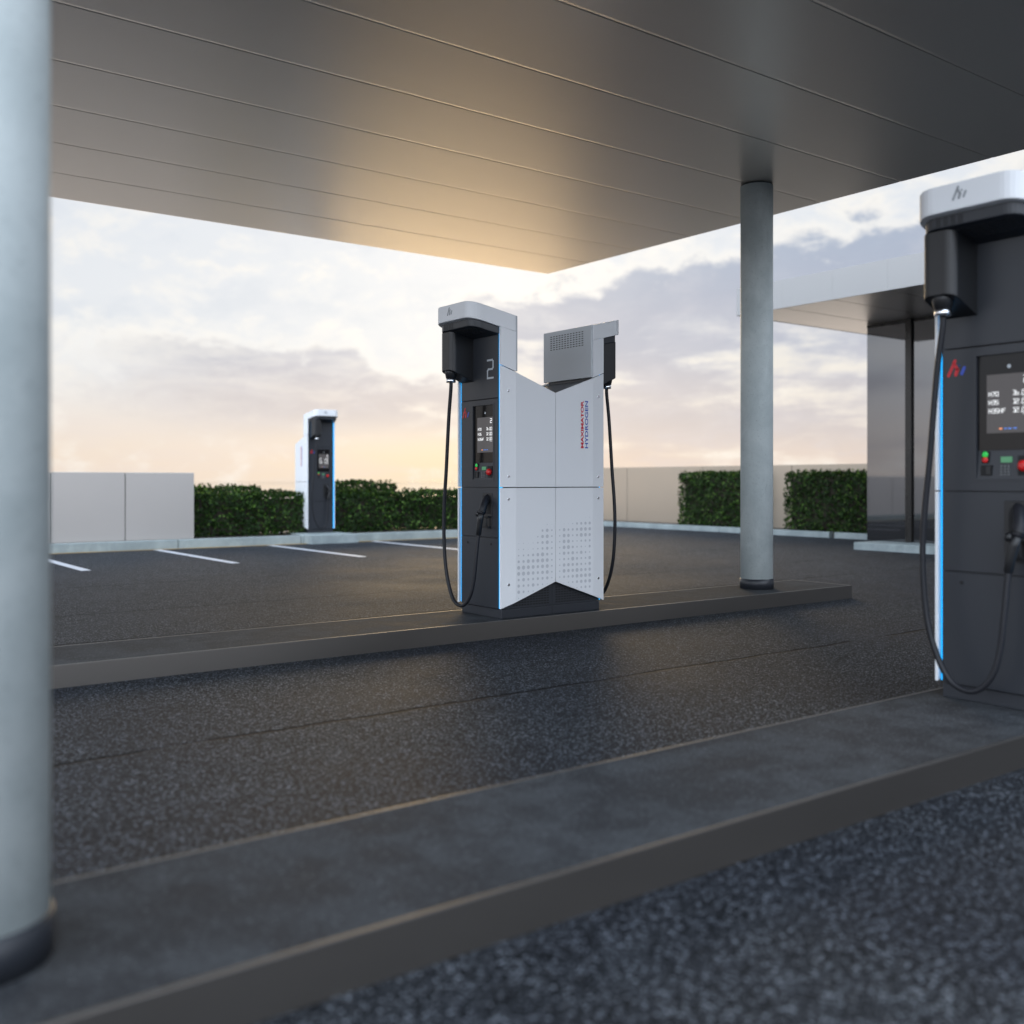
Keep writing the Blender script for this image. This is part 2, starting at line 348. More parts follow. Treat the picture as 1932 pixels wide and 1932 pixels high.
def catmull(pts, k=6):
    P = [Vector(p) for p in pts]; out = []
    for i in range(len(P)-1):
        p0, p1, p2, p3 = P[max(i-1, 0)], P[i], P[i+1], P[min(i+2, len(P)-1)]
        for j in range(k):
            t = j/k
            out.append(0.5*((2*p1) + (p2-p0)*t + (2*p0-5*p1+4*p2-p3)*t*t + (3*p1-p0-3*p2+p3)*t**3))
    out.append(P[-1]); return out
def thing(name, label, cat, loc=(0, 0, 0), rz=0, group=None):
    o = bpy.data.objects.new(name, None); C.objects.link(o); o.empty_display_size = .2
    o.location = loc; o.rotation_euler = (0, 0, rz); o['label'] = label; o['category'] = cat
    if group: o['group'] = group
    return o
def tag(o, label, cat, group=None):
    o['label'] = label; o['category'] = cat
    if group: o['group'] = group
    return o
def copy_tree(o, parent=None):
    c = o.copy(); C.objects.link(c)
    if parent: c.parent = parent
    for ch in list(o.children): copy_tree(ch, c)
    return c

# ------------------------------------------------------------------ ground
def sheet(name, m, x0, x1, y0, y1, z, kind='structure'):
    b = MB(); b.v = [(x0, y0, z), (x1, y0, z), (x1, y1, z), (x0, y1, z)]; b.face((0, 1, 2, 3))
    o = b.build(name, m); o['kind'] = kind; return o
sheet('added_ground', 'glow_ground', -4000, 4000, -4000, 4000, -0.30)  # added sheet beyond the hedges, throws warm sun glow up to the canopy
def far_added_water():  # added mirror ring, carries the sky on below the horizon
    b = MB(); N = 96
    for r in (112.0, 3900.0): b.v += [(r*math.cos(2*math.pi*k/N), r*math.sin(2*math.pi*k/N), -.29) for k in range(N)]
    for k in range(N): b.face((k, N+k, N+(k+1) % N, (k+1) % N))
    b.build('added_water', 'added_water', kind='structure')
far_added_water()
g = MB().box(-90, 19.3, -90, 24.5, -0.6, 0.0).build('asphalt_forecourt', 'asphalt'); g['kind'] = 'structure'
bed = MB().box(-12, 13.4, 18.04, 21.0, -.05, 0.152).build('planting_bed', 'soil'); bed['kind'] = 'structure'
bed = MB().box(18.192, 19.3, 11.0, 23.5, -.05, 0.112).build('planting_bed', 'soil'); bed['kind'] = 'structure'
for i, x in enumerate((1.43, 3.53, 5.58, 7.65, 9.80)):
    b = MB().box(x-.06, x+.06, 14.18, 17.74, -.01, .004).build('parking_line', 'line'); b['kind'] = 'structure'
MB().box(-12, 13.4, 17.76, 17.88, -.01, .0042).build('yellow_line', 'yellow', kind='structure')
def kerb_run(along_x, c0, c1, lo, hi, h, joints):
    root = bpy.data.objects.new('kerb', None); C.objects.link(root); root['kind'] = 'structure'
    e = [lo] + joints + [hi]
    for p, q in zip(e, e[1:]):
        g_ = .006
        b = MB()
        if along_x: b.box(p+g_, q-g_, c0, c1, -.1, h)
        else: b.box(c0, c1, p+g_, q-g_, -.1, h)
        b.build('kerbstone', 'kerb', root, bevel=.012)
kerb_run(True, 17.9, 18.04, -12, 13.4, .155, [-9, -6, -3, 0, 3.0, 6.0, 8.33, 9.27, 12.2])
kerb_run(False, 18.05, 18.19, 11.0, 13.05, .118, [])
kerb_run(False, 18.05, 18.19, 13.16, 23.5, .118, [16.2, 19.3])      # one open joint between the two runs

# ------------------------------------------------------------------ pump islands
def island(x0, x1, y0, y1, label):
    t = thing('pump_island', label, 'pump island', ((x0+x1)/2, (y0+y1)/2, 0), 0, 'raised pump islands')
    hx, hy, h, w = (x1-x0)/2, (y1-y0)/2, .132, .014
    MB().box(-hx+w, hx-w, -hy+w, hy-w, -.05, h-.002).build('slab', 'island', t)
    for sy in (-1, 1):
        y_in, y_out = sy*(hy-w), sy*hy
        lo, hi = min(y_in, y_out), max(y_in, y_out)
        MB().box(-hx, hx, lo, hi, -.05, h).build('trim', 'trim', t, bevel=.003)
    for sx in (-1, 1):
        x_in, x_out = sx*(hx-w), sx*hx
        b = MB()
        xs = sorted((x_in, x_out)); out_b = sx*.035
        bot = [(xs[0]+(out_b if sx < 0 else 0), -hy+w, -.05), (xs[1]+(out_b if sx > 0 else 0), -hy+w, -.05), (xs[1]+(out_b if sx > 0 else 0), hy-w, -.05), (xs[0]+(out_b if sx < 0 else 0), hy-w, -.05)]
        top = [(xs[0], -hy+w, h), (xs[1], -hy+w, h), (xs[1], hy-w, h), (xs[0], hy-w, h)]
        b.prism(bot, top).build('trim', 'trim', t, bevel=.004)
    return t
island(-.65, 8.90, 2.118, 2.868, 'long grey raised island in the foreground, under the cropped right pump')
island(-.65, 8.90, 6.218, 6.940, 'raised island farther back carrying the pump marked 2 and a column')

# ------------------------------------------------------------------ canopy
CZ = 4.097
def canopy():
    x0, x1, yb = -.65, 8.96, [3.888+.917*k for k in range(-3, 9)]
    t = thing('station_canopy', 'flat metal-panelled canopy roof on round concrete columns over the pumps', 'canopy', (4.15, 4.3, 0))
    ox, oy = 4.15, 4.3
    g_ = .0012
    for a, b_ in zip(yb, yb[1:]):
        pr = [(a-oy+g_, CZ+.0012), (a-oy+.004, CZ), (b_-oy-.030, CZ), (b_-oy-g_, CZ+.0026), (b_-oy-g_, CZ+.03), (a-oy+g_, CZ+.03)]   # one long edge rolled up slightly
        MB().prism([(x0-ox+.03, y, z) for y, z in pr], [(x1-ox, y, z) for y, z in pr]).build('ceiling_panel', 'ceiling', t)
    MB().box(x0-ox+.05, x1-ox-.05, yb[0]-oy+.05, yb[-1]-oy-.05, CZ+.034, CZ+.5).build('roof_deck', 'trim', t)
    n = 8; L = (x1-x0)/n
    for i in range(n):
        for y in (yb[0]-oy-.012, yb[-1]-oy-.008):
            MB().box(x0-ox+i*L+.003, x0-ox+(i+1)*L-.003, y, y+.02, CZ+.035, CZ+.52).build('fascia_panel', 'fascia', t)
    for a, b_ in zip(yb, yb[1:]):
        for x in (x0-ox-.002, x1-ox+.002):
            MB().box(x-.01, x+.01, a-oy+.02, b_-oy-.02, CZ+.035, CZ+.52).build('fascia_panel', 'fascia', t)
    for (cx_, cy_, lab) in ((.385, 2.50, 'blurred column cropped by the left edge'), (7.935, 6.63, 'column right of the pump marked 2')):
        N = 64
        col = MB().tube([(0, 0, .132), (0, 0, CZ-.012)], .157, N)
        c = col.build('column', 'column', t, loc=(cx_-ox, cy_-oy, 0)); c['label'] = lab
        MB().tube([(0, 0, .130), (0, 0, .226), (0, 0, .228)], [.164, .164, .159], N).build('collar', 'darkmetal', c)
        MB().tube([(0, 0, CZ-.014), (0, 0, CZ+.002)], .149, N).build('cap_joint', 'gap', c)
canopy()

# ------------------------------------------------------------------ dispensers
GL = {'0': [(0, 0, 1, 0), (1, 0, 1, 2), (1, 2, 0, 2), (0, 2, 0, 0)], '1': [(0, 2, .5, 2), (.5, 2, .5, 0), (0, 0, 1, 0)],
      '2': [(0, 2, 1, 2), (1, 2, 1, 1), (1, 1, 0, 1), (0, 1, 0, 0), (0, 0, 1, 0)], '3': [(0, 2, 1, 2), (1, 2, 1, 0), (1, 0, 0, 0), (.2, 1, 1, 1)],
      '5': [(1, 2, 0, 2), (0, 2, 0, 1), (0, 1, 1, 1), (1, 1, 1, 0), (1, 0, 0, 0)], '6': [(0, 2, 0, 0), (0, 0, 1, 0), (1, 0, 1, 1), (1, 1, 0, 1)],
      '7': [(0, 2, 1, 2), (1, 2, .35, 0)], 'H': [(0, 0, 0, 2), (1, 0, 1, 2), (0, 1, 1, 1)], 'F': [(0, 0, 0, 2), (0, 2, 1, 2), (0, 1, .8, 1)],
      '.': [(.45, 0, .55, 0)], '/': [(.1, 0, .9, 2)], 'k': [(0, 0, 0, 2), (0, .7, .9, 1.4), (.3, .9, .9, 0)], 'g': [(0, 0, 1, 0), (1, 0, 1, 1.3), (1, 1.3, 0, 1.3), (0, 1.3, 0, .5), (0, .5, 1, .5)],
      '€': [(1, 2, .3, 2), (.3, 2, .3, 0), (.3, 0, 1, 0), (0, 1.25, .8, 1.25), (0, .75, .8, .75)]}
def stroke(b, P, Q, hw, fx, dep):
    """flat bar on the face plane (viewer's right is -y), P, Q in (y, z)"""
    P = Vector(P); Q = Vector(Q); d = (Q-P); L = d.length
    d = d/L if L > 1e-6 else Vector((1, 0)); n = Vector((-d.y, d.x))*hw; e = d*hw
    r = [P-e+n, P-e-n, Q+e-n, Q+e+n]
    b.prism([(fx, q.x, q.y) for q in r], [(fx-dep, q.x, q.y) for q in r])
def text(b, s, y, z, h, w, adv, hw, fx, dep=.0008, align='l'):
    tot = sum(adv*(.62 if c in '.1' else 1) for c in s)
    if align == 'r': y = y + tot - (adv-w)
    for c in s:
        for (x0, y0, x1, y1) in GL[c]:
            stroke(b, (y - x0*w, z + y0*h/2), (y - x1*w, z + y1*h/2), hw, fx, dep)
        y -= adv*(.62 if c in '.1' else 1)
def capsule(b, P, Q, r, fx, dep=.0015, n=8):
    P = Vector(P); Q = Vector(Q); d = (Q-P).normalized(); a0 = math.atan2(d.y, d.x); pts = []
    for k in range(n+1): a = a0 - math.pi/2 + math.pi*k/n; pts.append(Q + Vector((math.cos(a), math.sin(a)))*r)
    for k in range(n+1): a = a0 + math.pi/2 + math.pi*k/n; pts.append(P + Vector((math.cos(a), math.sin(a)))*r)
    b.prism([(fx, q.x, q.y) for q in pts], [(fx-dep, q.x, q.y) for q in pts])
def emblem(parent, fx, y, z, s, mats, name='emblem'):
    """four slanting strokes, (y to the viewer's left)"""
    bars = [((0, 0), (.58, 1.25), .135, mats[0]), ((.66, .06), (.80, .50), .15, mats[0]), ((.98, .82), (.99, .84), .10, mats[2]), ((1.20, .10), (1.42, .60), .13, mats[1])]
    extra = [((.50, 1.0), (.80, .50), .12, mats[0])]
    for m_ in dict.fromkeys(mats):
        b = MB()
        for (p, q, r, mm) in bars + extra:
            if mm == m_: capsule(b, (y-p[0]*s, z+p[1]*s), (y-q[0]*s, z+q[1]*s), r*s, fx)
        b.build(name, m_, parent)
def text_mesh(body, bold, w, h):
    cu = bpy.data.curves.new('t', 'FONT'); cu.body = body; cu.offset = bold; cu.extrude = .0
    o = bpy.data.objects.new('t', cu); C.objects.link(o)
    dg = bpy.context.evaluated_depsgraph_get(); me = bpy.data.meshes.new_from_object(o.evaluated_get(dg))
    bpy.data.objects.remove(o); bpy.data.curves.remove(cu)
    xs = [v.co.x for v in me.vertices]; ys = [v.co.y for v in me.vertices]
    for v in me.vertices:
        v.co.x = (v.co.x-min(xs))/(max(xs)-min(xs))*w; v.co.y = (v.co.y-min(ys))/(max(ys)-min(ys))*h; v.co.z = 0
    return me

ZT = lambda x: 1.749 + .358*abs(x)             # top of side panels (valley at the middle)
ZB = lambda x: .260 - .350*abs(x)              # lower edge, an upturned V
CT = lambda x: 2.324 + .235*(abs(x)-.392)      # slanted top of the heads
YO = lambda x: .315 if abs(x) <= .392 else .315 - .02*(abs(x)-.392)/.133   # half width of the shell
DOTS_L = [[0,0,0,0,0,0,3,2],[0,0,0,0,0,8,11,6],[0,0,0,0,5,11,12,6],[2,3,2,3,6,9,12,6],[3,4,2,4,5,8,10,6],[5,6,7,9,11,13,9,6],[9,9,12,11,12,13,12,6],[12,13,12,12,10,12,12,6],[12,13,12,11,9,11,12,6],[8,11,8,8,9,9,10,5],[10,8,8,11,7,5,3,0],[11,8,5,4,0,0,0,0],[4,0,0,0,0,0,0,0]]
DOTS_R = [[0,0,0,0,0,0,2,3],[0,2,2,4,8,9,10,10],[5,11,8,8,9,12,12,11],[5,12,11,6,8,13,12,10],[5,12,12,6,5,7,8,8],[5,12,13,9,6,6,4,9],[5,11,9,11,7,11,7,5],[5,8,7,13,9,7,7,11],[5,11,11,10,10,8,7,11],[5,12,11,11,13,11,10,11],[5,8,8,10,12,12,12,12],[0,2,4,6,9,11,11,12],[0,0,0,0,4,7,9,8]]

def side_panels(t, sy, ends):
    """the white side sheets; sy = -1 or 1; ends = which halves are built"""
    TH = .016
    def sheet_part(xs, zlo, zhi, name):
        outer = [(x, sy*YO(x), z) for x, z in zip(xs, zlo)] + [(x, sy*YO(x), z) for x, z in zip(xs[::-1], zhi[::-1])]
        n = len(xs); b = MB(); o = 0
        for k in range(2):
            yy = -sy*TH*k
            b.v += [(x, y+yy, z) for x, y, z in outer]
        m_ = 2*n
        for i in range(n-1):
            q = (i, i+1, m_-2-i, m_-1-i)
            b.face(q); b.face([m_+j for j in q[::-1]])
        for i in range(m_):
            j = (i+1) % m_; b.face((i, m_+i, m_+j, j))
        o = b.build(name, 'white', t, bevel=.0016, seg=1)
        return o
    for e in ends:
        xs = [e*x for x in ((.0025, .392, .523) if e > 0 else (.0025, .392, .523))]
        sheet_part(xs, [1.0075]*3, [ZT(x) for x in xs], 'side_panel')
        sheet_part(xs, [ZB(x) for x in xs], [1.0005]*3, 'side_panel')
        for zz in (1.745, 1.090, .916, .262):
            x = e*.455; y = sy*YO(.455)
            MB().tube([(x, y-sy*.004, zz), (x, y+sy*.003, zz), (x, y+sy*.0035, zz)], [.0115, .0115, .009], 14).build('screw', 'chrome', t)
    # halftone print
    b = MB()
    for e, D, z_first in ((-1, DOTS_L, .667+.0467), (1, DOTS_R, .667+2*.0467)):
        if e*(-sy) not in [k*(-sy) for k in ends]: continue
        for r, row in enumerate(D):
            for c, v in enumerate(row):
                if not v: continue
                xx = (-.366+c*.0467) if e < 0 else (.041+c*.0447)
                zz = z_first - r*.0467; rad = v*.00125
                x = xx*(-sy); y = sy*(.315+.0006)
                if zz - rad < ZB(x)+.008: continue
                N = 10
                pts = [(x+rad*math.cos(2*math.pi*k/N), y, zz+rad*math.sin(2*math.pi*k/N)) for k in range(N)]
                o = len(b.v); b.v += pts; b.face([o+k for k in (range(N) if sy < 0 else reversed(range(N)))])
    if b.v:
        o = b.build('dot_print', 'dot', t); o['kind'] = 'stuff'
    # lettering: reads upwards, on the viewer's right half
    for body, bold, m_, x0, wd in (('MAXIMATOR', .044, 'txtred', .260, .030), ('HYDROGEN', .024, 'txtblue', .304, .033)):
        me = text_mesh(body, bold, .383, wd)
        for v in me.vertices:
            tx, ty = v.co.x, v.co.y
            xx = x0 + wd - ty            # reads upwards, letter heads to the viewer's left
            v.co = (-sy*xx if (1 in ends or sy > 0) else -sy*(xx-.37), sy*(.315+.0007), 1.318 + tx)
        me.materials.append(M[m_])
        o = bpy.data.objects.new('lettering', me); C.objects.link(o); o.parent = t


def rbox_front(x_back, x_front, hw_b, hw_f, r, n=8):
    """plan outline: straight back, tapering sides, rounded front corners; front points to -x"""
    pts = [(-x_back, -hw_b)]
    out = [(-x_back, hw_b)]
    c1 = (-(x_front-r), hw_f-r)
    for k in range(n+1):
        a = math.pi/2 + (math.pi/2)*k/n; out.append((c1[0]+r*math.cos(a), c1[1]+r*math.sin(a)))
    for k in range(n+1):
        a = math.pi + (math.pi/2)*k/n; out.append((c1[0]+r*math.cos(a), -c1[1]+r*math.sin(a)))
    out.append((-x_back, -hw_b)); return out

HOSE = [(-.671,.167,1.83),(-.671,.168,1.78),(-.671,.195,1.582),(-.671,.214,1.382),(-.671,.236,1.131),(-.671,.258,.929),(-.671,.270,.726),(-.671,.263,.524),(-.671,.240,.363),(-.671,.195,.226),(-.669,.133,.121),(-.662,.054,.083),(-.650,-.008,.103),(-.637,-.059,.176),(-.625,-.085,.295),(-.615,-.097,.442),(-.603,-.104,.580),(-.596,-.107,.643)]

def end_face(t, num):
    """everything on the -x end of the dispenser, in local coordinates"""
    FX = -.515
    # ---- head
    o = MB()
    out = rbox_front(.392, .775, .315, .270, .11)
    bot = [(x, y, CT(x) - .125) for x, y in out]; top = [(x, y, CT(x)) for x, y in out]
    o.prism(bot, top)
    cap = o.build('head_cap', 'white', t, bevel=.004)
    for pol in cap.data.polygons: pol.use_smooth = False
    for sy in (-1, 1):
        b = MB(); pts = []
        xs = (-.392, -.523)
        ring = [(xs[0], sy*YO(xs[0]), ZT(xs[0])+.006), (xs[1], sy*YO(xs[1]), ZT(xs[1])+.006), (xs[1], sy*YO(xs[1]), CT(xs[1])-.126), (xs[0], sy*YO(xs[0]), CT(xs[0])-.126)]
        inn = [(x, y-sy*.018, z) for x, y, z in ring]
        b.prism(ring if sy > 0 else ring[::-1], inn if sy > 0 else inn[::-1]).build('head_side', 'white', t)
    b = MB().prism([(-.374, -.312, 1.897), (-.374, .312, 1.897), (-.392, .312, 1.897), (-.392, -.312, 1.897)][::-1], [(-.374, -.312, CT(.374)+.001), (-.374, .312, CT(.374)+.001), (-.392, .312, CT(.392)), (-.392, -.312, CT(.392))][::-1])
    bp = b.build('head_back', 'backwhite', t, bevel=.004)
    v = MB()
    for i in range(12):
        for j in range(7):
            y = -.215 + i*.037; z = 2.165 + j*.0185
            v.box(-.3745, -.3725, y, y+.021, z, z+.0065)
    o = v.build('vent', 'gap', bp); o['kind'] = 'stuff'
    emblem(cap, -.7755, .055, 2.336, .042, ('greybar', 'greybar', 'greybar'))
    # ---- dark hood under the cap
    out = rbox_front(.50, .742, .280, .250, .09)
    hood = MB().prism([(x, y, CT(x)-.180) for x, y in out], [(x, y, CT(x)-.124) for x, y in out]).build('hood', 'darkmetal', t, bevel=.005)
    v = MB()
    for i in range(4):
        for j in range(5):
            y = .135 - i*.036; z = CT(.742)-.172 + j*.0088
            v.box(-.7432, -.7415, y, y+.024, z, z+.0042)
    for i in range(5):
        for j in range(9):
            x = -.70 + i*.026; y = .06 - j*.03
            zz = CT(x)-.1805
            v.box(x, x+.012, y, y+.020, zz-.0015, zz+.001)
    o = v.build('vent', 'gap', hood); o['kind'] = 'stuff'
    # ---- hose outlet housing
    r = .045; y0, y1, xf = .084, .250, -.722; n = 6
    pl = [(-.50, y1)]
    for k in range(n+1): a = math.pi/2+math.pi/2*k/n; pl.append((xf+r+r*math.cos(a), y1-r+r*math.sin(a)))
    for k in range(n+1): a = math.pi+math.pi/2*k/n; pl.append((xf+r+r*math.cos(a), y0+r+r*math.sin(a)))
    pl.append((-.50, y0))
    zb = lambda x: 1.838 + (-.515-x)*.40
    hs = MB().prism([(x, y, zb(x)) for x, y in pl], [(x, y, CT(x)-.178) for x, y in pl]).build('outlet_housing', 'black', t, bevel=.004)
    hx, hy = -.671, .167
    MB().tube([(hx, hy, 1.925), (hx, hy, 1.905), (hx, hy, 1.862), (hx, hy, 1.858)], [.050, .049, .039, .034], 24).build('outlet_cone', 'black', hs)
    MB().tube([(hx, hy, 1.858), (hx, hy, 1.856), (hx, hy, 1.830), (hx, hy, 1.828)], [.034, .0375, .0375, .033], 28).build('ferrule', 'chrome', hs)
    # ---- dark front plates
    x0, x1 = FX, FX+.014
    MB().box(x0, x1, -.250, .250, .076, .6125).build('front_panel', 'darkmetal', t, bevel=.002)
    MB().box(x0, x1, -.250, .250, .6205, 1.0005).build('front_panel', 'darkmetal', t, bevel=.002)
    hy0, hy1, hz0, hz1 = -.198, .100, 1.054, 1.656
    b = MB()
    b.box(x0, x1, hy1, .250, 1.0075, 1.6845).box(x0, x1, -.250, hy0, 1.0075, 1.6845).box(x0, x1, hy0, hy1, 1.0075, hz0).box(x0, x1, hy0, hy1, hz1, 1.6845)
    mp = b.build('front_panel', 'darkmetal', t)
    MB().box(x0, x1, -.250, .250, 1.6925, 2.225).build('front_panel', 'darkmetal', t, bevel=.002)
    for y in (.162, -.160):
        MB().tube([(x0+.002, y, .566), (x0-.003, y, .566)], .009, 12).build('screw', 'gap', t)
    # LED strips either side, set back in the slot
    for sy in (-1, 1):
        b = MB().box(-.4975, -.4925, sy*.2645-.0135, sy*.2645+.0135, .080, 2.222)
        if sy < 0: b.box(-.5225, -.4965, -.2785, -.2730, .080, 2.222)  # glowing lip added to stand for strip light on the panel edge
        b.build('led_strip', 'led', t)
    # ---- terminal
    w = .012
    b = MB()
    b.box(x0-.0025, x0+.016, hy1-w, hy1, hz0, hz1).box(x0-.0025, x0+.016, hy0, hy0+w, hz0, hz1).box(x0-.0025, x0+.016, hy0+w, hy1-w, hz0, hz0+w).box(x0-.0025, x0+.016, hy0+w, hy1-w, hz1-w, hz1)
    bz = b.build('terminal', 'darkmetal', t, bevel=0)
    fx = x0+.012
    MB().box(fx, fx+.004, hy0+w, hy1-w, 1.198, hz1-w).build('screen_glass', 'glass', bz)
    MB().box(fx-.0008, fx+.001, -.172, .044, 1.277, 1.551).build('display', 'display', bz)
    tx = fx-.0009
    for args in (('2', -.133, 1.506, .031, .020, .03, .0024, 'l'), ('H70', .033, 1.450, .019, .0115, .0165, .0013, 'l'), ('H35', .033, 1.411, .019, .0115, .0165, .0013, 'l'),
                 ('H35HF', .033, 1.371, .019, .0115, .0165, .0013, 'l'), ('16.00', -.155, 1.451, .020, .0125, .0185, .0014, 'r'), ('12.00', -.155, 1.411, .020, .0125, .0185, .0014, 'r'),
                 ('12.00', -.155, 1.371, .020, .0125, .0185, .0014, 'r')):
        b = MB(); text(b, *args[:7], tx, align=args[7]); b.build('price_text', 'txt', bz)
    for z in (1.439, 1.399, 1.359):
        b = MB(); text(b, '€/kg', -.155, z, .0075, .005, .0075, .0009, tx, align='r'); b.build('unit_text', 'txtdim', bz)
    b = MB(); stroke(b, (-.020, 1.297), (-.026, 1.297), .004, tx, .001); b.build('screen_mark', 'orange', bz)
    b = MB()
    for yy, L in ((-.043, .006), (-.060, .012), (-.086, .010)): stroke(b, (yy, 1.297), (yy-L, 1.297), .0024, tx, .001)
    b.build('screen_mark', 'dispblue', bz)
    MB().tube([(fx-.001, -.062, 1.585), (fx+.001, -.062, 1.585)], .009, 16).build('camera_eye', 'num', bz)
    # keypad shelf, leaning out at the bottom
    lean = lambda z: fx - .010*(1.198-z)/.14
    kp = [(lean(1.198)+.004, 1.198), (lean(1.066), 1.066), (fx+.01, 1.066), (fx+.01, 1.198)]
    b = MB().prism([(x, hy0+w, z) for x, z in kp], [(x, hy1-w, z) for x, z in kp]).build('keypad_shelf', 'darkmetal', bz)
    def btn(y, z, r, dep, m_, name, dome=False):
        x = lean(z)
        pts = [(x+.004, y, z), (x-dep*.6, y, z), (x-dep*.9, y, z), (x-dep, y, z)]
        MB().tube(pts, [r, r, r*.8, r*.35], 18).build(name, m_, bz)
    b = MB().box(lean(1.16)-.003, lean(1.16)+.006, .030, .066, 1.137, 1.193).build('button_plate', 'gap', bz)
    btn(.049, 1.177, .0145, .010, 'green', 'green_button'); btn(.049, 1.152, .0145, .010, 'btnred', 'red_button')
    MB().box(lean(1.12)-.004, lean(1.12)+.008, -.168, -.108, 1.078, 1.170).build('stop_plate', 'gap', bz)
    btn(-.138, 1.123, .026, .030, 'btnred', 'stop_button')
    MB().box(lean(1.10)-.004, lean(1.10)+.008, .014, .068, 1.078, 1.128).build('card_slot', 'gap', bz)
    MB().box(lean(1.10)-.009, lean(1.10)-.003, .018, .040, 1.085, 1.122).build('card_slot_lip', 'black', bz)
    MB().box(lean(1.15)-.003, lean(1.15)+.008, -.078, -.026, 1.139, 1.166).build('lcd', 'lcd', bz)
    for i in range(3):
        for j in range(4):
            y = -.031 - i*.017; z = 1.122 - j*.013
            MB().box(lean(z)-.003, lean(z)+.006, y-.006, y+.006, z-.0045, z+.0045).build('key', 'key', bz)
    # ---- emblem, number
    emblem(t, x0, .228, 1.562, .056, ('red', 'blue', 'navy'))
    if num:
        b = MB(); hw = .0075; ya, yb_ = -.112, -.186; za, zm, zc = 1.988, 1.918, 1.850; c = .012
        P = [(ya, za), (yb_+c, za), (yb_, za-c), (yb_, zm+c), (yb_+c, zm), (ya-c, zm), (ya, zm-c), (ya, zc), (yb_, zc)]
        for p, q in zip(P, P[1:]): stroke(b, p, q, hw*.92, x0, .0012)
        b.build('number', 'num', t)
    # ---- nozzle holder, nozzle and hose
    fr = MB().box(x0-.004, x0+.002, -.176, -.047, .688, .962).build('holster', 'black', t, bevel=.003)
    n = 10; pl = [(-.068, .80)] + [(-.1125+.0445*math.cos(math.pi*k/n), .900+.0445*math.sin(math.pi*k/n)) for k in range(n+1)] + [(-.157, .80)]
    MB().prism([(x0-.0055, y, z) for y, z in pl], [(x0-.0035, y, z) for y, z in pl]).build('holster_mouth', 'gap', fr)
    b = MB().tube([(x0-.002, -.125, .775), (x0-.03, -.125, .775)], .006, 8)
    b.tube([(x0-.022, -.128, .775), (x0-.022, -.128, .70)], .006, 8).box(x0-.035, x0-.002, -.165, -.085, .690, .704).box(x0-.035, x0-.002, -.165, -.10, .772, .782)
    b.build('rest_bracket', 'black', fr, bevel=.001)
    nz = MB().tube(catmull([(-.500, -.108, .935), (-.535, -.124, .912), (-.568, -.142, .876), (-.590, -.152, .835), (-.5985, -.148, .80)], 4), [.026]*3+[.029]*9+[.028]*4+[.022], 18).build('nozzle', 'rubber', t)
    MB().tube([(-.593, -.152, .828), (-.596, -.150, .818)], .0325, 18).build('nozzle_collar', 'black', nz)
    MB().tube([(-.598, -.149, .812), (-.600, -.136, .76), (-.599, -.120, .70), (-.596, -.107, .643), (-.596, -.106, .636)], [.022, .0235, .022, .021, .016], 14).build('grip', 'black', nz)
    MB().tube([(-.606, -.098, .800), (-.606, -.106, .800), (-.602, -.130, .800)], [.012, .021, .021], 16).build('swivel_knob', 'black', nz)
    hp = catmull(HOSE, 7)
    MB().tube(hp, .0142, 14).build('hose', 'rubber', t)

def make_pump(label, loc, rz, double=True, num=True):
    t = thing('hydrogen_pump', label, 'fuel pump', loc, rz, 'hydrogen dispensers')
    xe = .497 if double else .0
    # plinth
    MB().box(-.497, xe, -.270, .270, 0, .069).build('plinth', 'darkmetal', t, bevel=.004)
    if double: MB().box(-.0015, .0015, -.2712, -.2700, .002, .066).build('plinth_joint', 'gap', t)
    # core, its valley profile seen from the side
    xr = .499 if double else .004
    prof = [(-.499, .072), (xr, .072), (xr, ZT(xr)-.02 if double else 1.735)]
    if double: prof += [(0, 1.735)]
    prof += [(-.40, ZT(.4)-.02), (-.40, 2.21), (-.499, 2.225)]
    if double: prof[2:3] = [(.499, 2.225), (.40, 2.21), (.40, ZT(.4)-.02)]
    MB().prism([(x, .270, z) for x, z in prof], [(x, -.270, z) for x, z in prof]).build('core', 'darkmetal', t)
    # valley roof plates
    for e in ((-1, 1) if double else (-1,)):
        q = [(0, ZT(0)-.012), (e*.385, ZT(.385)-.012), (e*.385, ZT(.385)-.03), (0, ZT(0)-.03)]
        if e < 0: q = q[::-1]
        MB().prism([(x, .297, z) for x, z in q], [(x, -.297, z) for x, z in q]).build('valley_plate', 'roofgrey', t)
    # vents behind the lower V
    for sy in (-1, 1):
        v = MB()
        for e in ((-1, 1) if double else (-1,)):
            for i in range(13):
                for j in range(8):
                    x = .034 + i*.028; z = .088 + j*.0195
                    if z + .02 > ZB(x) - .012: continue
                    xa, xb = sorted((e*x, e*(x+.021)))
                    v.box(xa, xb, sy*.2706-.0008, sy*.2706+.0008, z, z+.0105)
        o = v.build('vent', 'gap', t); o['kind'] = 'stuff'
        side_panels(t, sy, (-1, 1) if double else (-1,))
    if double: MB().box(-.0012, .0012, -.2714, -.2700, .074, .25).build('core_joint', 'gap', t)
    before = set(t.children)
    end_face(t, num)
    if double:
        new = [c for c in t.children if c not in before]
        R = Matrix.Rotation(math.pi, 4, 'Z')
        for c in new:
            k = copy_tree(c, t); k.location = R @ c.location; k.rotation_euler = (0, 0, math.pi)
    if not double:
        MB().box(.0045, .0185, -.300, .300, .076, 1.735).build('back_panel', 'white', t, bevel=.002)
    return t
IZ = .132
p2 = make_pump('white and charcoal hydrogen pump marked 2, in sharp focus on the middle island', (5.0835, 6.574, IZ-.002), 0)
p3 = copy_tree(p2)
for o in [c for c in p3.children if c.name.startswith('number')]: bpy.data.objects.remove(o)
p3.location = (5.165, 2.478, IZ-.002)
p3['label'] = 'large out-of-focus charcoal pump cropped by the right edge, on the foreground island'
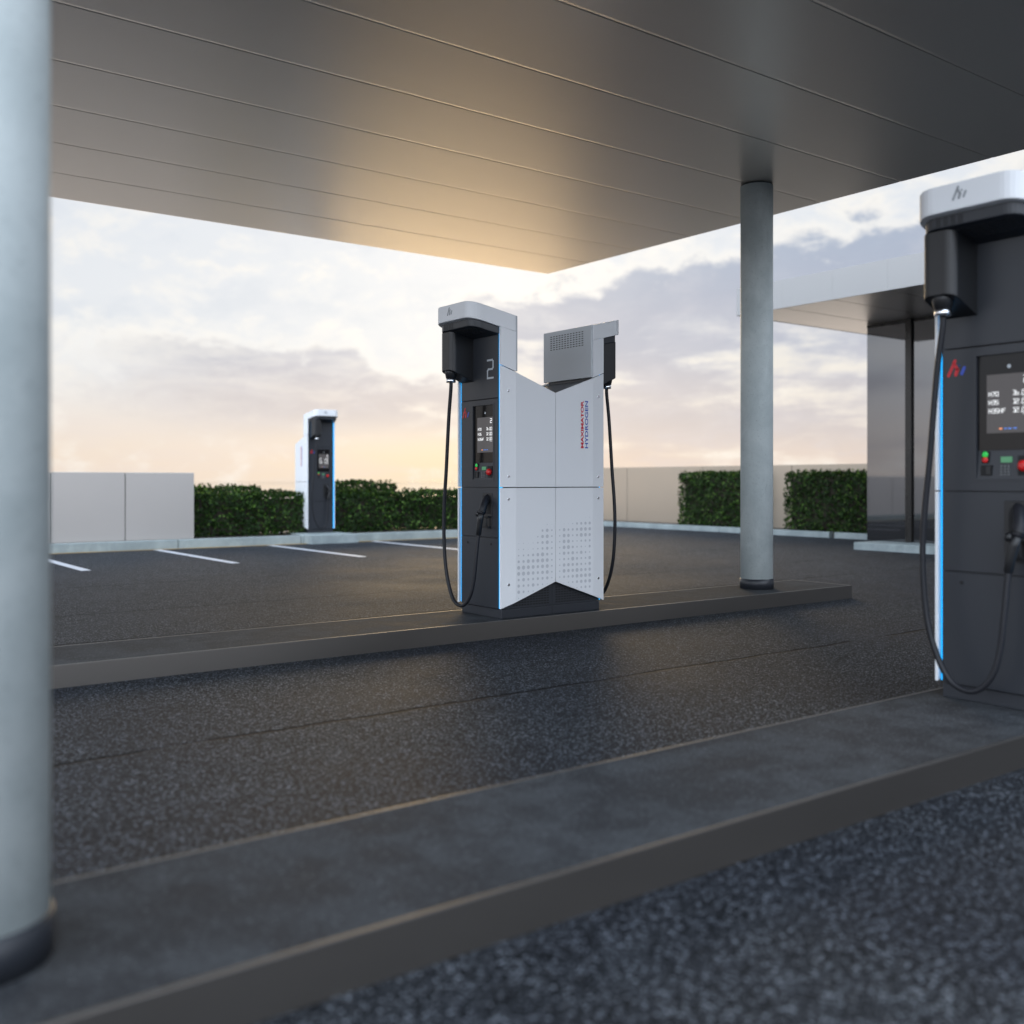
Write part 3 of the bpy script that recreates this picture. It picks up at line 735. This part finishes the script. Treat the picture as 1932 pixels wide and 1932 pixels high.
pb = make_pump('small distant single-sided pump with two blue edge lights on the back kerb', (8.99, 18.92, .168), math.pi/2, double=False, num=False)
fb = MB().box(8.40, 9.40, 17.62, 19.2, -.05, .168).build('pump_foundation', 'kerb', bevel=.012)
tag(fb, 'pale concrete block under the distant pump, jutting from the back kerb', 'concrete block')

# ------------------------------------------------------------------ walls
def panel_wall(name, label, along_x, c, joints, z0, z1, th=.12, m='wallmetal'):
    mid = (joints[0]+joints[-1])/2
    t = thing(name, label, 'wall', (mid, c, 0) if along_x else (c, mid, 0))
    for p, q in zip(joints, joints[1:]):
        p -= mid; q -= mid; g_ = .007
        b = MB()
        if along_x: b.box(p+g_, q-g_, 0, .03, z0, z1)
        else: b.box(0, .03, p+g_, q-g_, z0, z1)
        b.build('panel', m, t, bevel=.004)
    b = MB()
    L = (joints[-1]-joints[0])/2
    if along_x: b.box(-L+.01, L-.01, .032, th, z0, z1-.01)
    else: b.box(.032, th, -L+.01, L-.01, z0, z1-.01)
    b.build('backing', 'trim', t)
panel_wall('low_wall', 'low pale metal-clad wall left of the clipped hedge', True, 18.16, [6.375-1.21*k for k in range(13, -1, -1)], .15, 1.335, m='leftwall')
panel_wall('low_wall', 'long beige metal-clad wall behind the two square hedges on the right', False, 18.92, [22.96, 20.24, 17.52, 14.80, 12.08, 11.0][::-1], .11, 1.555)

# ------------------------------------------------------------------ hedges
def hedge(label, x0, x1, y0, y1, z0, z1, n, seed, group):
    rnd = random.Random(seed)
    cx_, cy_ = (x0+x1)/2, (y0+y1)/2; hx, hy = (x1-x0)/2, (y1-y0)/2; H = z1-z0
    t = thing('hedge', label, 'hedge', (cx_, cy_, z0), 0, group)
    b = MB()
    def leaf(p, nrm, s):
        nrm = (Vector(nrm) + Vector((rnd.gauss(0, .55), rnd.gauss(0, .55), rnd.gauss(0, .55)))).normalized()
        a = nrm.orthogonal().normalized(); a.rotate(Matrix.Rotation(rnd.uniform(0, 6.28), 3, nrm)); c = nrm.cross(a)
        o = len(b.v); w = s*.34
        b.v += [tuple(p - a*s*.5), tuple(p - a*s*.1 + c*w + nrm*s*.06), tuple(p + a*s*.5), tuple(p - a*s*.1 - c*w + nrm*s*.06)]
        b.face((o, o+1, o+2, o+3))
    fs = [((0, -1, 0), 2*hx*H), ((0, 1, 0), 2*hx*H), ((-1, 0, 0), 2*hy*H), ((1, 0, 0), 2*hy*H), ((0, 0, 1), 4*hx*hy)]
    tot = sum(a for _, a in fs)
    ph = [rnd.uniform(0, 6) for _ in range(6)]
    wav = lambda u, v: .035*math.sin(u*3.1+ph[0]+math.sin(v*4+ph[1])) + .025*math.sin(u*7.3+ph[2])*math.sin(v*6.1+ph[3])
    for i in range(n):
        r = rnd.uniform(0, tot)
        for nn, a in fs:
            if r < a: break
            r -= a
        dep = abs(rnd.gauss(0, .055)) - .02
        u, v = rnd.uniform(-1, 1), rnd.uniform(-1, 1)
        if nn[1]: p = Vector((u*hx, nn[1]*(hy - dep + wav(u*hx, v)), H*(v+1)/2)); 
        elif nn[0]: p = Vector((nn[0]*(hx - dep + wav(u*hy, v)), u*hy, H*(v+1)/2))
        else: p = Vector((u*hx, v*hy, H - dep + wav(u*hx, v*hy)))
        leaf(p, (nn[0], nn[1], nn[2]+.25), rnd.uniform(.045, .085))
    for i in range(int(n*.012)):        # shoots standing out of the trimmed top
        u, v = rnd.uniform(-1, 1)*hx, rnd.uniform(-1, 1)*hy
        h = rnd.uniform(.02, .11)
        for k in range(4): leaf(Vector((u+rnd.gauss(0, .012), v+rnd.gauss(0, .012), H + h*k/4)), (rnd.gauss(0, 1), rnd.gauss(0, 1), .4), rnd.uniform(.045, .07))
    o = b.build('foliage', 'leaf', t); o['kind'] = 'stuff'
    s = MB()
    for i in range(max(3, int(4*hx*2))):
        x, y = rnd.uniform(-hx*.9, hx*.9), rnd.uniform(-hy*.5, hy*.5)
        s.tube([(x, y, -.05), (x+rnd.gauss(0, .05), y+rnd.gauss(0, .03), H*.5), (x+rnd.gauss(0, .1), y+rnd.gauss(0, .05), H*.85)], [.018, .013, .005], 6)
    s.build('stem', 'stem', t)
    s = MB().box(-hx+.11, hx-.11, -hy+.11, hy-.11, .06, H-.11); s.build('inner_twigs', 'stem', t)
hedge('long low clipped hedge running behind the distant pump', 6.42, 12.6, 18.50, 19.05, .15, .955, 15000, 1, 'hedges along the back')
hedge('short taller hedge block behind the long hedge, beside the low wall', 6.9, 8.3, 19.75, 20.2, .15, 1.05, 4200, 2, 'hedges along the back')
hedge('taller hedge block right of the distant pump, behind the long hedge', 9.35, 11.35, 19.55, 20.1, .15, 1.135, 6000, 3, 'hedges along the back')
hedge('square clipped hedge between the middle pump and the right column', 18.33, 18.78, 15.75, 17.75, .11, 1.36, 7000, 4, 'square hedges by the right wall')
hedge('square clipped hedge between the column and the dark glass building', 18.33, 18.78, 12.0, 14.52, .11, 1.36, 8000, 5, 'square hedges by the right wall')

# ------------------------------------------------------------------ shop building
def shop():
    ox, oy = 18.0, 2.0
    t = thing('shop_building', 'low dark mirror-glass building under a flat overhanging roof, behind the right pump', 'building', (ox, oy, 0))
    RX0, RX1, RY0, RY1, RZ = 13.33, 22.5, -12.0, 11.56, 3.98
    k = 0; y = RY1; P = .953
    while y - P > RY0:
        MB().box(RX0-ox+.02, RX1-ox, y-P-oy+.006, y-oy-.006, RZ, RZ+.03).build('soffit_panel', 'soffit', t, bevel=.004)
        MB().box(RX0-ox-.012, RX0-ox+.012, y-P-oy+.0006, y-oy-.0006, RZ-.004, RZ+.455).build('fascia_panel', 'fascia', t, bevel=.002)
        y -= P
    x = RX0
    while x + 1.2 < RX1:
        MB().box(x-ox+.014, x+1.2-ox-.004, RY1-oy, RY1-oy+.022, RZ-.004, RZ+.455).build('fascia_panel', 'fascia', t, bevel=.002)
        x += 1.2
    MB().box(RX0-ox+.05, RX1-ox-.05, RY0-oy, RY1-oy-.03, RZ+.034, RZ+.44).build('roof', 'trim', t)
    WX = 16.0; y = 10.87
    edges = [10.87, 10.08, 9.96]
    MB().box(WX-ox+.05, 22.0-ox, -11.5-oy, 10.84-oy, .0, RZ-.01).build('wall', 'bar', t)
    panes = [(10.868, 10.085)]
    yy = 9.965
    while yy > -11:
        panes.append((yy, yy-2.6)); yy -= 2.72
    for p, q in panes:
        MB().box(WX-ox, WX-ox+.03, q-oy+.004, p-oy-.004, .135, RZ-.06).build('glass_pane', 'mirror', t)
        MB().box(WX-ox-.05, WX-ox+.06, q-.115-oy, q-oy, .13, RZ-.002).build('mullion', 'bar', t, bevel=.004)
    MB().box(WX-ox-.004, WX-ox+.04, -11.4-oy, 10.868-oy, RZ-.058, RZ-.004).build('head_rail', 'bar', t)
    MB().box(15.3-ox, 22-ox, -11.6-oy, 10.66-oy, -.05, .128).build('step', 'kerb', t, bevel=.012)
    MB().box(15.95-ox, 22-ox, 10.664-oy, 10.90-oy, -.05, .10).build('footing', 'kerb', t)
shop()
